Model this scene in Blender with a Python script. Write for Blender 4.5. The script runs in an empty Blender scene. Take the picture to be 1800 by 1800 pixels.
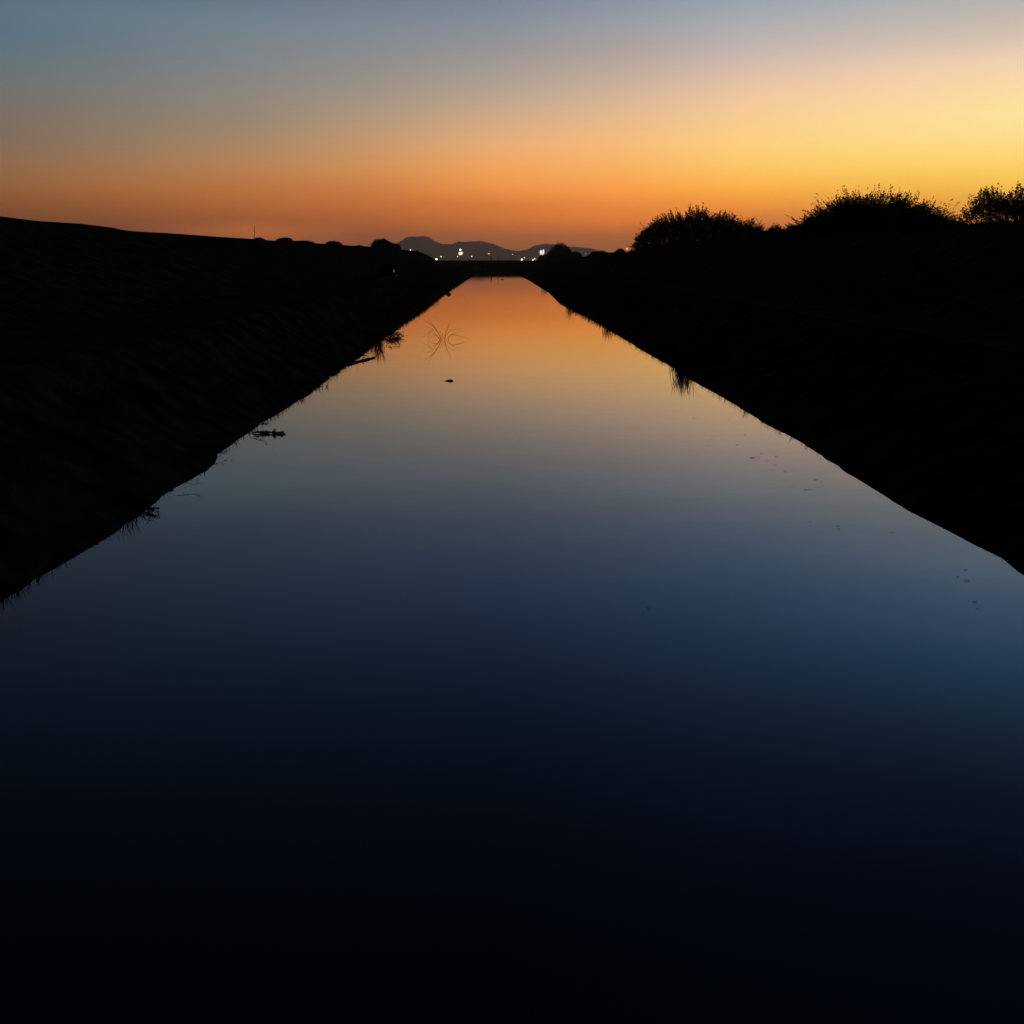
import bpy, math, random
import numpy as np
from mathutils import Vector, noise

# ------------------------------------------------------------------ camera
SC = bpy.context.scene
CAM_H = 4.5
K = 2170.0 / 1729.0                            # lengthwise scale of the place
F_PX = 2170.0                                   # focal length for the 1800 px square frame
PITCH = math.atan((900 - 458) / F_PX)
YAW = math.atan((900 - 871.6) * math.cos(PITCH) / F_PX)
cam_data = bpy.data.cameras.new('camera')
cam_data.sensor_fit = 'HORIZONTAL'
cam_data.sensor_width = 36.0
cam_data.lens = 36.0 * F_PX / 1800.0
cam_data.clip_start = 0.1
cam_data.clip_end = 80000.0
cam = bpy.data.objects.new('camera', cam_data)
SC.collection.objects.link(cam)
cam.location = (0, 0, CAM_H)
cam.rotation_euler = (math.pi / 2 - PITCH, 0, -YAW)
SC.camera = cam

# ------------------------------------------------------------------ dusk sky
# linear radiance by azimuth (degrees from the canal axis) and elevation (degrees)
SKY_AZ = [-120, -55, -22, -16.5, -11, -5.5, 0, 5.5, 11, 16.5, 22, 38, 75, 120]
SKY_EL = [0, 0.6, 1.2, 1.8, 2.5, 3.2, 4, 5, 6, 7, 8, 9, 10, 10.6, 12, 13.2, 15, 17.5, 20, 23, 26, 29, 32, 36, 40, 45, 60, 90]
SKY_COL = [
    [(0.009, 0.012, 0.018), (0.008866, 0.01186, 0.01782), (0.008734, 0.01172, 0.01764), (0.008604, 0.01158, 0.01747), (0.008455, 0.01141, 0.01727), (0.008308, 0.01126, 0.01707), (0.008144, 0.01108, 0.01684), (0.007942, 0.01086, 0.01656), (0.007746, 0.01064, 0.01629), (0.007555, 0.01043, 0.01602), (0.007369, 0.01023, 0.01575), (0.007187, 0.01002, 0.01549), (0.007009, 0.009825, 0.01524), (0.006905, 0.009708, 0.01509), (0.006667, 0.00944, 0.01474), (0.00647, 0.009216, 0.01445), (0.006186, 0.00889, 0.01402), (0.005811, 0.008456, 0.01345), (0.005459, 0.008044, 0.0129), (0.005064, 0.007575, 0.01227), (0.004698, 0.007134, 0.01167), (0.004359, 0.006719, 0.0111), (0.004044, 0.006328, 0.01056), (0.003659, 0.005841, 0.009879), (0.003311, 0.005392, 0.009242), (0.002922, 0.004879, 0.008503), (0.00225, 0.003614, 0.006622), (0.00225, 0.001984, 0.004016)],
    [(0.04648, 0.0159, 0.005124), (0.05382, 0.0183, 0.005622), (0.06667, 0.02246, 0.006436), (0.08259, 0.02757, 0.007367), (0.1036, 0.03679, 0.009847), (0.1109, 0.04672, 0.01706), (0.0971, 0.05147, 0.02713), (0.0727, 0.05104, 0.03675), (0.05918, 0.05359, 0.0451), (0.05102, 0.05428, 0.05298), (0.03915, 0.0559, 0.0656), (0.03143, 0.05361, 0.07161), (0.03232, 0.05319, 0.07354), (0.02949, 0.04715, 0.06631), (0.02382, 0.0356, 0.05208), (0.01925, 0.02811, 0.04352), (0.01398, 0.01973, 0.03324), (0.008972, 0.0158, 0.03054), (0.006004, 0.01171, 0.02496), (0.003732, 0.008178, 0.01706), (0.002304, 0.005653, 0.01202), (0.00135, 0.003763, 0.009379), (0.0009718, 0.00295, 0.008072), (0.000966, 0.002938, 0.00805), (0.000966, 0.002938, 0.00805), (0.000966, 0.002938, 0.00805), (0.000966, 0.002938, 0.00805), (0.000966, 0.002938, 0.00805)],
    [(0.1549, 0.053, 0.01708), (0.1794, 0.061, 0.01874), (0.2222, 0.07487, 0.02145), (0.2753, 0.09191, 0.02456), (0.3455, 0.1226, 0.03282), (0.3698, 0.1557, 0.05686), (0.3237, 0.1716, 0.09045), (0.2423, 0.1701, 0.1225), (0.1973, 0.1786, 0.1503), (0.1701, 0.1809, 0.1766), (0.1305, 0.1863, 0.2187), (0.1048, 0.1787, 0.2387), (0.1077, 0.1773, 0.2451), (0.09831, 0.1572, 0.221), (0.07941, 0.1187, 0.1736), (0.06416, 0.09371, 0.1451), (0.0466, 0.06577, 0.1108), (0.02991, 0.05268, 0.1018), (0.02001, 0.03904, 0.08319), (0.01244, 0.02726, 0.05688), (0.007679, 0.01884, 0.04008), (0.004502, 0.01254, 0.03126), (0.003239, 0.009833, 0.02691), (0.00322, 0.009793, 0.02683), (0.00322, 0.009793, 0.02683), (0.00322, 0.009793, 0.02683), (0.00322, 0.009793, 0.02683), (0.00322, 0.009793, 0.02683)],
    [(0.1982, 0.06212, 0.01942), (0.243, 0.0742, 0.02125), (0.3296, 0.09655, 0.02424), (0.3978, 0.1152, 0.0259), (0.4849, 0.1481, 0.03203), (0.5288, 0.1984, 0.06004), (0.4488, 0.2186, 0.09752), (0.3461, 0.2289, 0.1396), (0.2757, 0.2268, 0.1699), (0.2279, 0.2239, 0.206), (0.1861, 0.218, 0.2381), (0.1515, 0.2111, 0.2571), (0.1426, 0.2114, 0.2667), (0.124, 0.1841, 0.2422), (0.08957, 0.1333, 0.1933), (0.07558, 0.1172, 0.1849), (0.05512, 0.09347, 0.1659), (0.03366, 0.06905, 0.1361), (0.02239, 0.04816, 0.1014), (0.01527, 0.03214, 0.06894), (0.0102, 0.02291, 0.04774), (0.005811, 0.01558, 0.03625), (0.003509, 0.01115, 0.02877), (0.003403, 0.01093, 0.02836), (0.003403, 0.01093, 0.02836), (0.003403, 0.01093, 0.02836), (0.003403, 0.01093, 0.02836), (0.003403, 0.01093, 0.02836)],
    [(0.5105, 0.1404, 0.03268), (0.6606, 0.1741, 0.03573), (0.9667, 0.2394, 0.04073), (0.5719, 0.1466, 0.02418), (0.6577, 0.1886, 0.03618), (0.672, 0.2274, 0.05495), (0.6147, 0.2779, 0.1029), (0.4667, 0.291, 0.155), (0.3577, 0.2781, 0.1939), (0.2981, 0.2738, 0.2368), (0.2518, 0.2596, 0.2662), (0.21, 0.253, 0.2816), (0.1762, 0.2459, 0.2953), (0.1504, 0.2134, 0.2705), (0.1039, 0.1535, 0.2203), (0.08944, 0.1453, 0.2323), (0.06398, 0.1215, 0.2217), (0.03754, 0.08508, 0.1704), (0.02475, 0.05707, 0.1204), (0.01788, 0.03682, 0.08071), (0.01247, 0.02673, 0.05516), (0.007097, 0.01842, 0.04127), (0.003934, 0.01243, 0.03126), (0.003684, 0.01189, 0.03031), (0.003684, 0.01189, 0.03031), (0.003684, 0.01189, 0.03031), (0.003684, 0.01189, 0.03031), (0.003684, 0.01189, 0.03031)],
    [(0.3285, 0.09228, 0.01935), (0.4827, 0.1231, 0.02173), (0.6123, 0.1505, 0.02251), (0.7284, 0.1775, 0.02305), (0.8153, 0.2263, 0.03836), (0.8368, 0.2763, 0.06564), (0.8424, 0.3559, 0.1067), (0.7092, 0.3721, 0.1735), (0.5494, 0.3668, 0.2305), (0.416, 0.3401, 0.2629), (0.3298, 0.3095, 0.2844), (0.2718, 0.2899, 0.3071), (0.2196, 0.2721, 0.3238), (0.1895, 0.2424, 0.3046), (0.1344, 0.185, 0.264), (0.1073, 0.1725, 0.2764), (0.07385, 0.1432, 0.2628), (0.04262, 0.09768, 0.2035), (0.02696, 0.06436, 0.1449), (0.01899, 0.0402, 0.09062), (0.01342, 0.02918, 0.06125), (0.008245, 0.02036, 0.04639), (0.004867, 0.01351, 0.03592), (0.004273, 0.01221, 0.03373), (0.004273, 0.01221, 0.03373), (0.004273, 0.01221, 0.03373), (0.004273, 0.01221, 0.03373), (0.004273, 0.01221, 0.03373)],
    [(0.473, 0.124, 0.02362), (0.6391, 0.1652, 0.02575), (0.8371, 0.2099, 0.02628), (1.029, 0.2545, 0.02636), (1.024, 0.2852, 0.03707), (1.206, 0.4009, 0.07648), (1.172, 0.4722, 0.1175), (1.011, 0.513, 0.2138), (0.8036, 0.4775, 0.27), (0.5854, 0.4334, 0.3162), (0.4398, 0.3827, 0.3332), (0.3471, 0.3322, 0.3348), (0.2664, 0.3029, 0.3557), (0.2301, 0.2753, 0.3418), (0.1634, 0.2202, 0.3115), (0.1237, 0.1975, 0.3275), (0.08131, 0.1594, 0.3104), (0.04603, 0.109, 0.2355), (0.02834, 0.07199, 0.168), (0.01938, 0.04205, 0.09692), (0.01376, 0.03018, 0.0649), (0.008517, 0.02127, 0.04977), (0.005035, 0.01395, 0.03927), (0.004312, 0.01232, 0.03662), (0.004312, 0.01232, 0.03662), (0.004312, 0.01232, 0.03662), (0.004312, 0.01232, 0.03662), (0.004312, 0.01232, 0.03662)],
    [(0.5751, 0.1445, 0.01914), (0.7403, 0.1798, 0.02085), (0.9991, 0.2371, 0.02127), (1.305, 0.3101, 0.02206), (1.274, 0.3748, 0.04603), (1.357, 0.4678, 0.08055), (1.235, 0.5558, 0.134), (1.167, 0.6131, 0.2233), (0.99, 0.5873, 0.3014), (0.7809, 0.5371, 0.366), (0.6054, 0.4676, 0.3769), (0.4605, 0.4015, 0.3808), (0.354, 0.3749, 0.4136), (0.3025, 0.341, 0.4036), (0.2097, 0.2734, 0.3811), (0.156, 0.2435, 0.3855), (0.1028, 0.1987, 0.3641), (0.06051, 0.1385, 0.2923), (0.03761, 0.0885, 0.2074), (0.024, 0.05165, 0.1223), (0.01674, 0.03543, 0.08228), (0.01055, 0.02566, 0.0613), (0.006386, 0.01821, 0.04652), (0.005613, 0.01667, 0.04337), (0.005613, 0.01667, 0.04337), (0.005613, 0.01667, 0.04337), (0.005613, 0.01667, 0.04337), (0.005613, 0.01667, 0.04337)],
    [(0.5526, 0.1273, 0.0189), (0.6641, 0.1582, 0.02103), (0.8649, 0.218, 0.02384), (1.117, 0.3037, 0.02765), (1.324, 0.4474, 0.03971), (1.388, 0.6039, 0.06548), (1.285, 0.7396, 0.1537), (1.234, 0.7761, 0.2437), (1.138, 0.7245, 0.3278), (1.019, 0.6724, 0.4028), (0.8153, 0.5887, 0.4606), (0.5967, 0.515, 0.4868), (0.4498, 0.4629, 0.4845), (0.3774, 0.4233, 0.4813), (0.2507, 0.3436, 0.4738), (0.1832, 0.3004, 0.4681), (0.1196, 0.2415, 0.4307), (0.07047, 0.17, 0.3458), (0.04473, 0.108, 0.2443), (0.02823, 0.06093, 0.1482), (0.01938, 0.03969, 0.1004), (0.01196, 0.02959, 0.07216), (0.007175, 0.02231, 0.05229), (0.006676, 0.0214, 0.05007), (0.006676, 0.0214, 0.05007), (0.006676, 0.0214, 0.05007), (0.006676, 0.0214, 0.05007), (0.006676, 0.0214, 0.05007)],
    [(0.5943, 0.1407, 0.01733), (0.6918, 0.1754, 0.01957), (0.8667, 0.2429, 0.02341), (1.084, 0.3386, 0.02822), (1.236, 0.5046, 0.04868), (1.277, 0.6582, 0.08624), (1.29, 0.8034, 0.1591), (1.237, 0.8493, 0.2825), (1.178, 0.8296, 0.3581), (1.099, 0.7484, 0.4242), (0.9404, 0.6756, 0.4926), (0.6791, 0.5658, 0.4926), (0.5241, 0.5027, 0.4822), (0.4444, 0.4687, 0.4917), (0.3024, 0.3981, 0.5147), (0.2329, 0.3639, 0.5376), (0.1456, 0.285, 0.5008), (0.07787, 0.2002, 0.3982), (0.04802, 0.1215, 0.2593), (0.03067, 0.06392, 0.1504), (0.01987, 0.04036, 0.1046), (0.01254, 0.03035, 0.07596), (0.008208, 0.02405, 0.05707), (0.007987, 0.02369, 0.056), (0.007987, 0.02369, 0.056), (0.007987, 0.02369, 0.056), (0.007987, 0.02369, 0.056), (0.007987, 0.02369, 0.056)],
    [(0.6766, 0.1661, 0.01469), (0.7729, 0.2069, 0.01661), (0.9382, 0.2851, 0.01985), (1.138, 0.3928, 0.02373), (1.245, 0.5833, 0.05144), (1.289, 0.7318, 0.09319), (1.296, 0.8362, 0.1629), (1.223, 0.9047, 0.3368), (1.184, 0.911, 0.3911), (1.15, 0.8185, 0.4266), (1.012, 0.7331, 0.501), (0.7334, 0.6004, 0.4835), (0.561, 0.5223, 0.4649), (0.4911, 0.4973, 0.4834), (0.3601, 0.4435, 0.5294), (0.2943, 0.4293, 0.5976), (0.1773, 0.3289, 0.5706), (0.08504, 0.2299, 0.4513), (0.04974, 0.1311, 0.2624), (0.03219, 0.06308, 0.1374), (0.01896, 0.03887, 0.09879), (0.01277, 0.0288, 0.07455), (0.009808, 0.02391, 0.06183), (0.009736, 0.02379, 0.06148), (0.009736, 0.02379, 0.06148), (0.009736, 0.02379, 0.06148), (0.009736, 0.02379, 0.06148), (0.009736, 0.02379, 0.06148)],
    [(0.7104, 0.1744, 0.01543), (0.8115, 0.2172, 0.01744), (0.9851, 0.2993, 0.02084), (1.195, 0.4125, 0.02491), (1.307, 0.6125, 0.05401), (1.354, 0.7684, 0.09785), (1.36, 0.878, 0.1711), (1.284, 0.95, 0.3536), (1.243, 0.9566, 0.4107), (1.207, 0.8595, 0.448), (1.063, 0.7698, 0.526), (0.7701, 0.6304, 0.5077), (0.589, 0.5484, 0.4881), (0.5157, 0.5222, 0.5075), (0.3781, 0.4657, 0.5558), (0.309, 0.4508, 0.6275), (0.1862, 0.3453, 0.5992), (0.08929, 0.2414, 0.4739), (0.05222, 0.1376, 0.2756), (0.0338, 0.06623, 0.1442), (0.01991, 0.04081, 0.1037), (0.01341, 0.03024, 0.07827), (0.0103, 0.0251, 0.06492), (0.01022, 0.02498, 0.06455), (0.01022, 0.02498, 0.06455), (0.01022, 0.02498, 0.06455), (0.01022, 0.02498, 0.06455), (0.01022, 0.02498, 0.06455)],
    [(0.2368, 0.05812, 0.005143), (0.2705, 0.07241, 0.005812), (0.3284, 0.09978, 0.006947), (0.3984, 0.1375, 0.008305), (0.4358, 0.2042, 0.018), (0.4513, 0.2561, 0.03262), (0.4534, 0.2927, 0.05702), (0.428, 0.3167, 0.1179), (0.4143, 0.3189, 0.1369), (0.4024, 0.2865, 0.1493), (0.3543, 0.2566, 0.1753), (0.2567, 0.2101, 0.1692), (0.1963, 0.1828, 0.1627), (0.1719, 0.1741, 0.1692), (0.126, 0.1552, 0.1853), (0.103, 0.1503, 0.2092), (0.06207, 0.1151, 0.1997), (0.02976, 0.08048, 0.158), (0.01741, 0.04587, 0.09185), (0.01127, 0.02208, 0.04808), (0.006638, 0.0136, 0.03458), (0.00447, 0.01008, 0.02609), (0.003433, 0.008368, 0.02164), (0.003407, 0.008327, 0.02152), (0.003407, 0.008327, 0.02152), (0.003407, 0.008327, 0.02152), (0.003407, 0.008327, 0.02152), (0.003407, 0.008327, 0.02152)],
    [(0.009, 0.012, 0.018), (0.008866, 0.01186, 0.01782), (0.008734, 0.01172, 0.01764), (0.008604, 0.01158, 0.01747), (0.008455, 0.01141, 0.01727), (0.008308, 0.01126, 0.01707), (0.008144, 0.01108, 0.01684), (0.007942, 0.01086, 0.01656), (0.007746, 0.01064, 0.01629), (0.007555, 0.01043, 0.01602), (0.007369, 0.01023, 0.01575), (0.007187, 0.01002, 0.01549), (0.007009, 0.009825, 0.01524), (0.006905, 0.009708, 0.01509), (0.006667, 0.00944, 0.01474), (0.00647, 0.009216, 0.01445), (0.006186, 0.00889, 0.01402), (0.005811, 0.008456, 0.01345), (0.005459, 0.008044, 0.0129), (0.005064, 0.007575, 0.01227), (0.004698, 0.007134, 0.01167), (0.004359, 0.006719, 0.0111), (0.004044, 0.006328, 0.01056), (0.003659, 0.005841, 0.009879), (0.003311, 0.005392, 0.009242), (0.002922, 0.004879, 0.008503), (0.00225, 0.003614, 0.006622), (0.00225, 0.001984, 0.004016)],
]
WAVE_A = 0.22
WAVE_B = 0.35
HAZE_TOP = 520.0
HAZE_D = 4.3e-05
HAZE_COL = (1, 0.86, 0.78)
HAZE_G = 0.65
world = bpy.data.worlds.new('World')
SC.world = world
world.use_nodes = True
wn, wl = world.node_tree.nodes, world.node_tree.links
wn.clear()


def wmath(op, a, b=None, c=None):
    n = wn.new('ShaderNodeMath'); n.operation = op
    for i, v in enumerate((a, b, c)):
        if v is None: continue
        if isinstance(v, (int, float)): n.inputs[i].default_value = v
        else: wl.new(v, n.inputs[i])
    return n.outputs[0]


tc = wn.new('ShaderNodeTexCoord')
sep = wn.new('ShaderNodeSeparateXYZ')
wl.new(tc.outputs['Generated'], sep.inputs[0])
el = wmath('ARCSINE', wmath('MINIMUM', wmath('MAXIMUM', sep.outputs[2], 0.0), 1.0))
pos = wmath('SQRT', wmath('DIVIDE', el, math.pi / 2))
az = wmath('MULTIPLY', wmath('ARCTAN2', sep.outputs[0], sep.outputs[1]), 180 / math.pi)
prev = None
for k, (a, cols) in enumerate(zip(SKY_AZ, SKY_COL)):
    r = wn.new('ShaderNodeValToRGB')
    r.color_ramp.interpolation = 'LINEAR'
    els = r.color_ramp.elements
    while len(els) < len(SKY_EL): els.new(0.5)
    for e, d, c in zip(els, SKY_EL, cols):
        e.position = math.sqrt(d / 90.0)
        e.color = (c[0], c[1], c[2], 1)
    wl.new(pos, r.inputs[0])
    if prev is None:
        prev = r.outputs[0]
    else:
        mr = wn.new('ShaderNodeMapRange')
        mr.inputs['From Min'].default_value = SKY_AZ[k - 1]
        mr.inputs['From Max'].default_value = a
        wl.new(az, mr.inputs['Value'])
        mx = wn.new('ShaderNodeMix'); mx.data_type = 'RGBA'
        wl.new(mr.outputs[0], mx.inputs[0])
        wl.new(prev, mx.inputs[6]); wl.new(r.outputs[0], mx.inputs[7])
        prev = mx.outputs[2]
bg = wn.new('ShaderNodeBackground')
wl.new(prev, bg.inputs[0])
wo = wn.new('ShaderNodeOutputWorld')
wl.new(bg.outputs[0], wo.inputs[0])

vs = SC.view_settings
vs.view_transform = 'Standard'; vs.look = 'None'; vs.exposure = 0.0; vs.gamma = 1.0
SC.render.engine = 'CYCLES'
SC.cycles.use_denoising = True
SC.cycles.max_bounces = 6
SC.cycles.diffuse_bounces = 2
SC.cycles.volume_bounces = 1
SC.cycles.caustics_reflective = False

# ------------------------------------------------------------------ picture geometry to real positions
_F = Vector((math.sin(YAW) * math.cos(PITCH), math.cos(YAW) * math.cos(PITCH), -math.sin(PITCH)))
_R = Vector((math.cos(YAW), -math.sin(YAW), 0))
_U = _R.cross(_F)


def ray(px, py):
    return _F + _R * ((px - 900) / F_PX) + _U * ((900 - py) / F_PX)


def on_level(px, py, z=0.0):
    d = ray(px, py)
    t = (z - CAM_H) / d.z
    return Vector((d.x * t, d.y * t, z))


def at_dist(px, py, Y):
    d = ray(px, py)
    t = Y / d.y
    return Vector((d.x * t, Y, CAM_H + d.z * t))


def at_side(px, py, X):
    d = ray(px, py)
    t = X / d.x
    return Vector((X, d.y * t, CAM_H + d.z * t))


def lerp(v, pts):
    if v <= pts[0][0]: return pts[0][1]
    for (a, b), (c, d) in zip(pts, pts[1:]):
        if v <= c: return b + (d - b) * (v - a) / (c - a)
    return pts[-1][1]


def nz(x, y, z=0.0): return noise.noise(Vector((x, y, z)))


# ------------------------------------------------------------------ materials
def mat(name, c0, c1=None, scale=3.0, rough=0.9, bump=0.0, spec=0.2, emit=None, estr=0.0, metal=0.0):
    m = bpy.data.materials.new(name); m.use_nodes = True
    n, l = m.node_tree.nodes, m.node_tree.links
    p = n['Principled BSDF']
    p.inputs['Roughness'].default_value = rough
    p.inputs['Specular IOR Level'].default_value = spec
    p.inputs['Metallic'].default_value = metal
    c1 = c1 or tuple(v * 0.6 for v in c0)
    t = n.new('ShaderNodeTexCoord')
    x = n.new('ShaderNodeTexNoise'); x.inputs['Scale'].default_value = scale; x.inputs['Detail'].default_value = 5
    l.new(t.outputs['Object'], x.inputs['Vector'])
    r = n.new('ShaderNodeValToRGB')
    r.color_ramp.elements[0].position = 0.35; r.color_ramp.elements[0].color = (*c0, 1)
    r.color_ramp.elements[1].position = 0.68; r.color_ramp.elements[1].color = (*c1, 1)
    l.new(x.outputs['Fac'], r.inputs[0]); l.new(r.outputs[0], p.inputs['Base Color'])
    if bump:
        b = n.new('ShaderNodeBump'); b.inputs['Strength'].default_value = 0.6; b.inputs['Distance'].default_value = bump
        l.new(x.outputs['Fac'], b.inputs['Height']); l.new(b.outputs[0], p.inputs['Normal'])
    if emit:
        p.inputs['Emission Color'].default_value = (*emit, 1)
        p.inputs['Emission Strength'].default_value = estr
    return m


M = {
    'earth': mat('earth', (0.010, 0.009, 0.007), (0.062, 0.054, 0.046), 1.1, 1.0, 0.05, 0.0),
    'dirt': mat('dirt_track', (0.036, 0.031, 0.026), (0.06, 0.052, 0.044), 0.7, 1.0, 0.02, 0.0),
    'leaf': mat('scrub_leaf', (0.035, 0.04, 0.018), (0.06, 0.06, 0.03), 0.8, 0.9, 0, 0.0),
    'reed': mat('reed_blade', (0.035, 0.035, 0.018), (0.055, 0.05, 0.026), 2.0, 0.9, 0, 0.0),
    'bark': mat('bark', (0.05, 0.038, 0.028), (0.09, 0.07, 0.05), 6, 0.9, 0.01, 0.1),
    'dead': mat('dead_wood', (0.04, 0.03, 0.022), (0.07, 0.055, 0.04), 12, 0.8, 0.004, 0.15),
    'rock': mat('rock', (0.07, 0.06, 0.05), (0.13, 0.11, 0.09), 4, 0.9, 0.03, 0.1),
    'mountain': mat('mountain_rock', (0.10, 0.075, 0.06), (0.16, 0.12, 0.10), 0.002, 1.0, 0, 0.0),
    'pole': mat('galvanised_steel', (0.14, 0.14, 0.14), (0.2, 0.2, 0.2), 8, 0.5, 0, 0.4),
    'paint': mat('car_paint', (0.010, 0.011, 0.013), (0.013, 0.014, 0.016), 3, 0.6, 0, 0.0),
    'glass': mat('car_glass', (0.008, 0.009, 0.01), (0.01, 0.01, 0.012), 2, 0.6, 0, 0.0),
    'rubber': mat('rubber', (0.012, 0.012, 0.012), (0.018, 0.018, 0.018), 9, 0.85, 0, 0.2),
    'chrome': mat('bright_metal', (0.5, 0.5, 0.5), (0.6, 0.6, 0.6), 4, 0.25, 0, 0.5, None, 0, 1.0),
    'plate': mat('number_plate', (0.2, 0.2, 0.19), (0.25, 0.25, 0.23), 4, 0.6),
    'tail_on': mat('lit_tail_lamp', (0.3, 0.1, 0.1), None, 2, 0.3, 0, 0.4, (1.0, 0.5, 0.55), 0.14),
    'tail_off': mat('unlit_tail_lamp', (0.12, 0.008, 0.008), None, 2, 0.3, 0, 0.4),
    'leaf_dry': mat('floating_leaf', (0.03, 0.027, 0.02), (0.05, 0.045, 0.032), 30, 0.6, 0, 0.2),
}


def glow(name, col, s): return mat(name, (0.4, 0.4, 0.4), None, 2, 0.5, 0, 0.2, col, s)


# water: dark clear canal, real Fresnel, faint ripples
mw = bpy.data.materials.new('canal_water'); mw.use_nodes = True
n, l = mw.node_tree.nodes, mw.node_tree.links
p = n['Principled BSDF']
p.inputs['Base Color'].default_value = (0.0015, 0.003, 0.005, 1)
p.inputs['Roughness'].default_value = 0.012
p.inputs['IOR'].default_value = 1.333
t = n.new('ShaderNodeTexCoord')
prevn = None
for sc_, dist, st in ((0.35, 0.012, WAVE_A), (2.6, 0.0012, WAVE_B)):
    mp = n.new('ShaderNodeMapping'); mp.inputs['Scale'].default_value = (sc_ * 0.8, sc_ * 1.4, sc_)
    x = n.new('ShaderNodeTexNoise'); x.inputs['Scale'].default_value = 1.0; x.inputs['Detail'].default_value = 2.0
    b = n.new('ShaderNodeBump'); b.inputs['Strength'].default_value = st; b.inputs['Distance'].default_value = dist
    l.new(t.outputs['Object'], mp.inputs[0]); l.new(mp.outputs[0], x.inputs['Vector'])
    l.new(x.outputs['Fac'], b.inputs['Height'])
    if prevn: l.new(prevn, b.inputs['Normal'])
    prevn = b.outputs[0]
l.new(prevn, p.inputs['Normal'])
M['water'] = mw


# ------------------------------------------------------------------ mesh helpers
class MB:
    def __init__(s): s.v = []; s.f = []

    def add(s, vs, fs):
        o = len(s.v); s.v += [tuple(q) for q in vs]; s.f += [tuple(i + o for i in q) for q in fs]

    def box(s, c, sz, rz=0.0):
        cx, cy, cz = c; a, b, h = (q / 2 for q in sz)
        cs, sn = math.cos(rz), math.sin(rz)
        vs = [(cx + x * a * cs - y * b * sn, cy + x * a * sn + y * b * cs, cz + z * h)
              for z in (-1, 1) for x, y in ((-1, -1), (1, -1), (1, 1), (-1, 1))]
        s.add(vs, [(3, 2, 1, 0), (4, 5, 6, 7), (0, 1, 5, 4), (1, 2, 6, 5), (2, 3, 7, 6), (3, 0, 4, 7)])

    def tube(s, pts, rad, sides=6):
        pts = [Vector(q) for q in pts]; k = len(pts)
        if not hasattr(rad, '__len__'): rad = [rad] * k
        vs = []
        for i, q in enumerate(pts):
            d = (pts[min(i + 1, k - 1)] - pts[max(i - 1, 0)]).normalized()
            a = d.cross(Vector((0, 0, 1)) if abs(d.z) < 0.9 else Vector((1, 0, 0))).normalized(); b = d.cross(a)
            for j in range(sides):
                an = 2 * math.pi * j / sides
                vs.append(q + (a * math.cos(an) + b * math.sin(an)) * rad[i])
        fs = [(i * sides + j, i * sides + (j + 1) % sides, (i + 1) * sides + (j + 1) % sides, (i + 1) * sides + j)
              for i in range(k - 1) for j in range(sides)]
        fs += [tuple(range(sides))[::-1], tuple((k - 1) * sides + j for j in range(sides))]
        s.add(vs, fs)

    def blade(s, base, tip, w, sag=0.0, seg=4, bow=None):
        base, tip = Vector(base), Vector(tip); d = tip - base
        sd = d.cross(Vector((0, 0, 1)))
        if sd.length < 1e-6: sd = Vector((1, 0, 0))
        sd.normalize(); bow = bow or Vector((0, 0, 0)); vs = []
        for i in range(seg + 1):
            u = i / seg
            q = base + d * u + bow * (4 * u * (1 - u)) + Vector((0, 0, sag * 4 * u * (1 - u)))
            ww = w * (1 - u ** 1.6) * 0.5 + w * 0.04
            vs += [q - sd * ww, q + sd * ww]
        s.add(vs, [(2 * i, 2 * i + 1, 2 * i + 3, 2 * i + 2) for i in range(seg)])

    def leaf(s, c, ln, w, rng, flat=0.0):
        a = Vector((rng.gauss(0, 1), rng.gauss(0, 1), rng.gauss(0, 1) * (1 - flat))).normalized()
        b = a.cross(Vector((rng.gauss(0, 1), rng.gauss(0, 1), rng.gauss(0, 1)))).normalized()
        c = Vector(c)
        s.add([c - a * ln / 2, c + b * w / 2, c + a * ln / 2, c - b * w / 2], [(0, 1, 2, 3)])

    def sphere(s, c, r, seg=12, rings=8, sq=(1, 1, 1), jit=0.0, seed=0, zmin=None):
        vs = []
        for i in range(rings + 1):
            ph = math.pi * i / rings
            for j in range(seg):
                th = 2 * math.pi * j / seg
                q = Vector((math.sin(ph) * math.cos(th), math.sin(ph) * math.sin(th), math.cos(ph)))
                k = 1 + jit * nz(q.x * 1.7 + seed, q.y * 1.7, q.z * 1.7)
                vs.append((c[0] + q.x * r * k * sq[0], c[1] + q.y * r * k * sq[1], c[2] + q.z * r * k * sq[2]))
        s.add(vs, [(i * seg + j, (i + 1) * seg + j, (i + 1) * seg + (j + 1) % seg, i * seg + (j + 1) % seg)
                   for i in range(rings) for j in range(seg)])

    def build(s, name, m, parent=None, smooth=False, loc=(0, 0, 0)):
        me = bpy.data.meshes.new(name); me.from_pydata(s.v, [], s.f); me.update()
        return link(name, me, m, parent, smooth, loc)


def np_mesh(name, v, quads):
    me = bpy.data.meshes.new(name)
    v = np.asarray(v, dtype=np.float32); quads = np.asarray(quads, dtype=np.int32)
    me.vertices.add(len(v)); me.vertices.foreach_set('co', v.ravel())
    me.loops.add(quads.size); me.loops.foreach_set('vertex_index', quads.ravel())
    me.polygons.add(len(quads)); me.polygons.foreach_set('loop_start', np.arange(0, quads.size, 4, dtype=np.int32))
    me.update(calc_edges=True); me.validate()
    return me


def link(name, me, m, parent=None, smooth=False, loc=(0, 0, 0)):
    o = bpy.data.objects.new(name, me); SC.collection.objects.link(o)
    if m: me.materials.append(m)
    if smooth: me.polygons.foreach_set('use_smooth', [True] * len(me.polygons))
    o.parent = parent; o.location = loc
    return o


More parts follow.
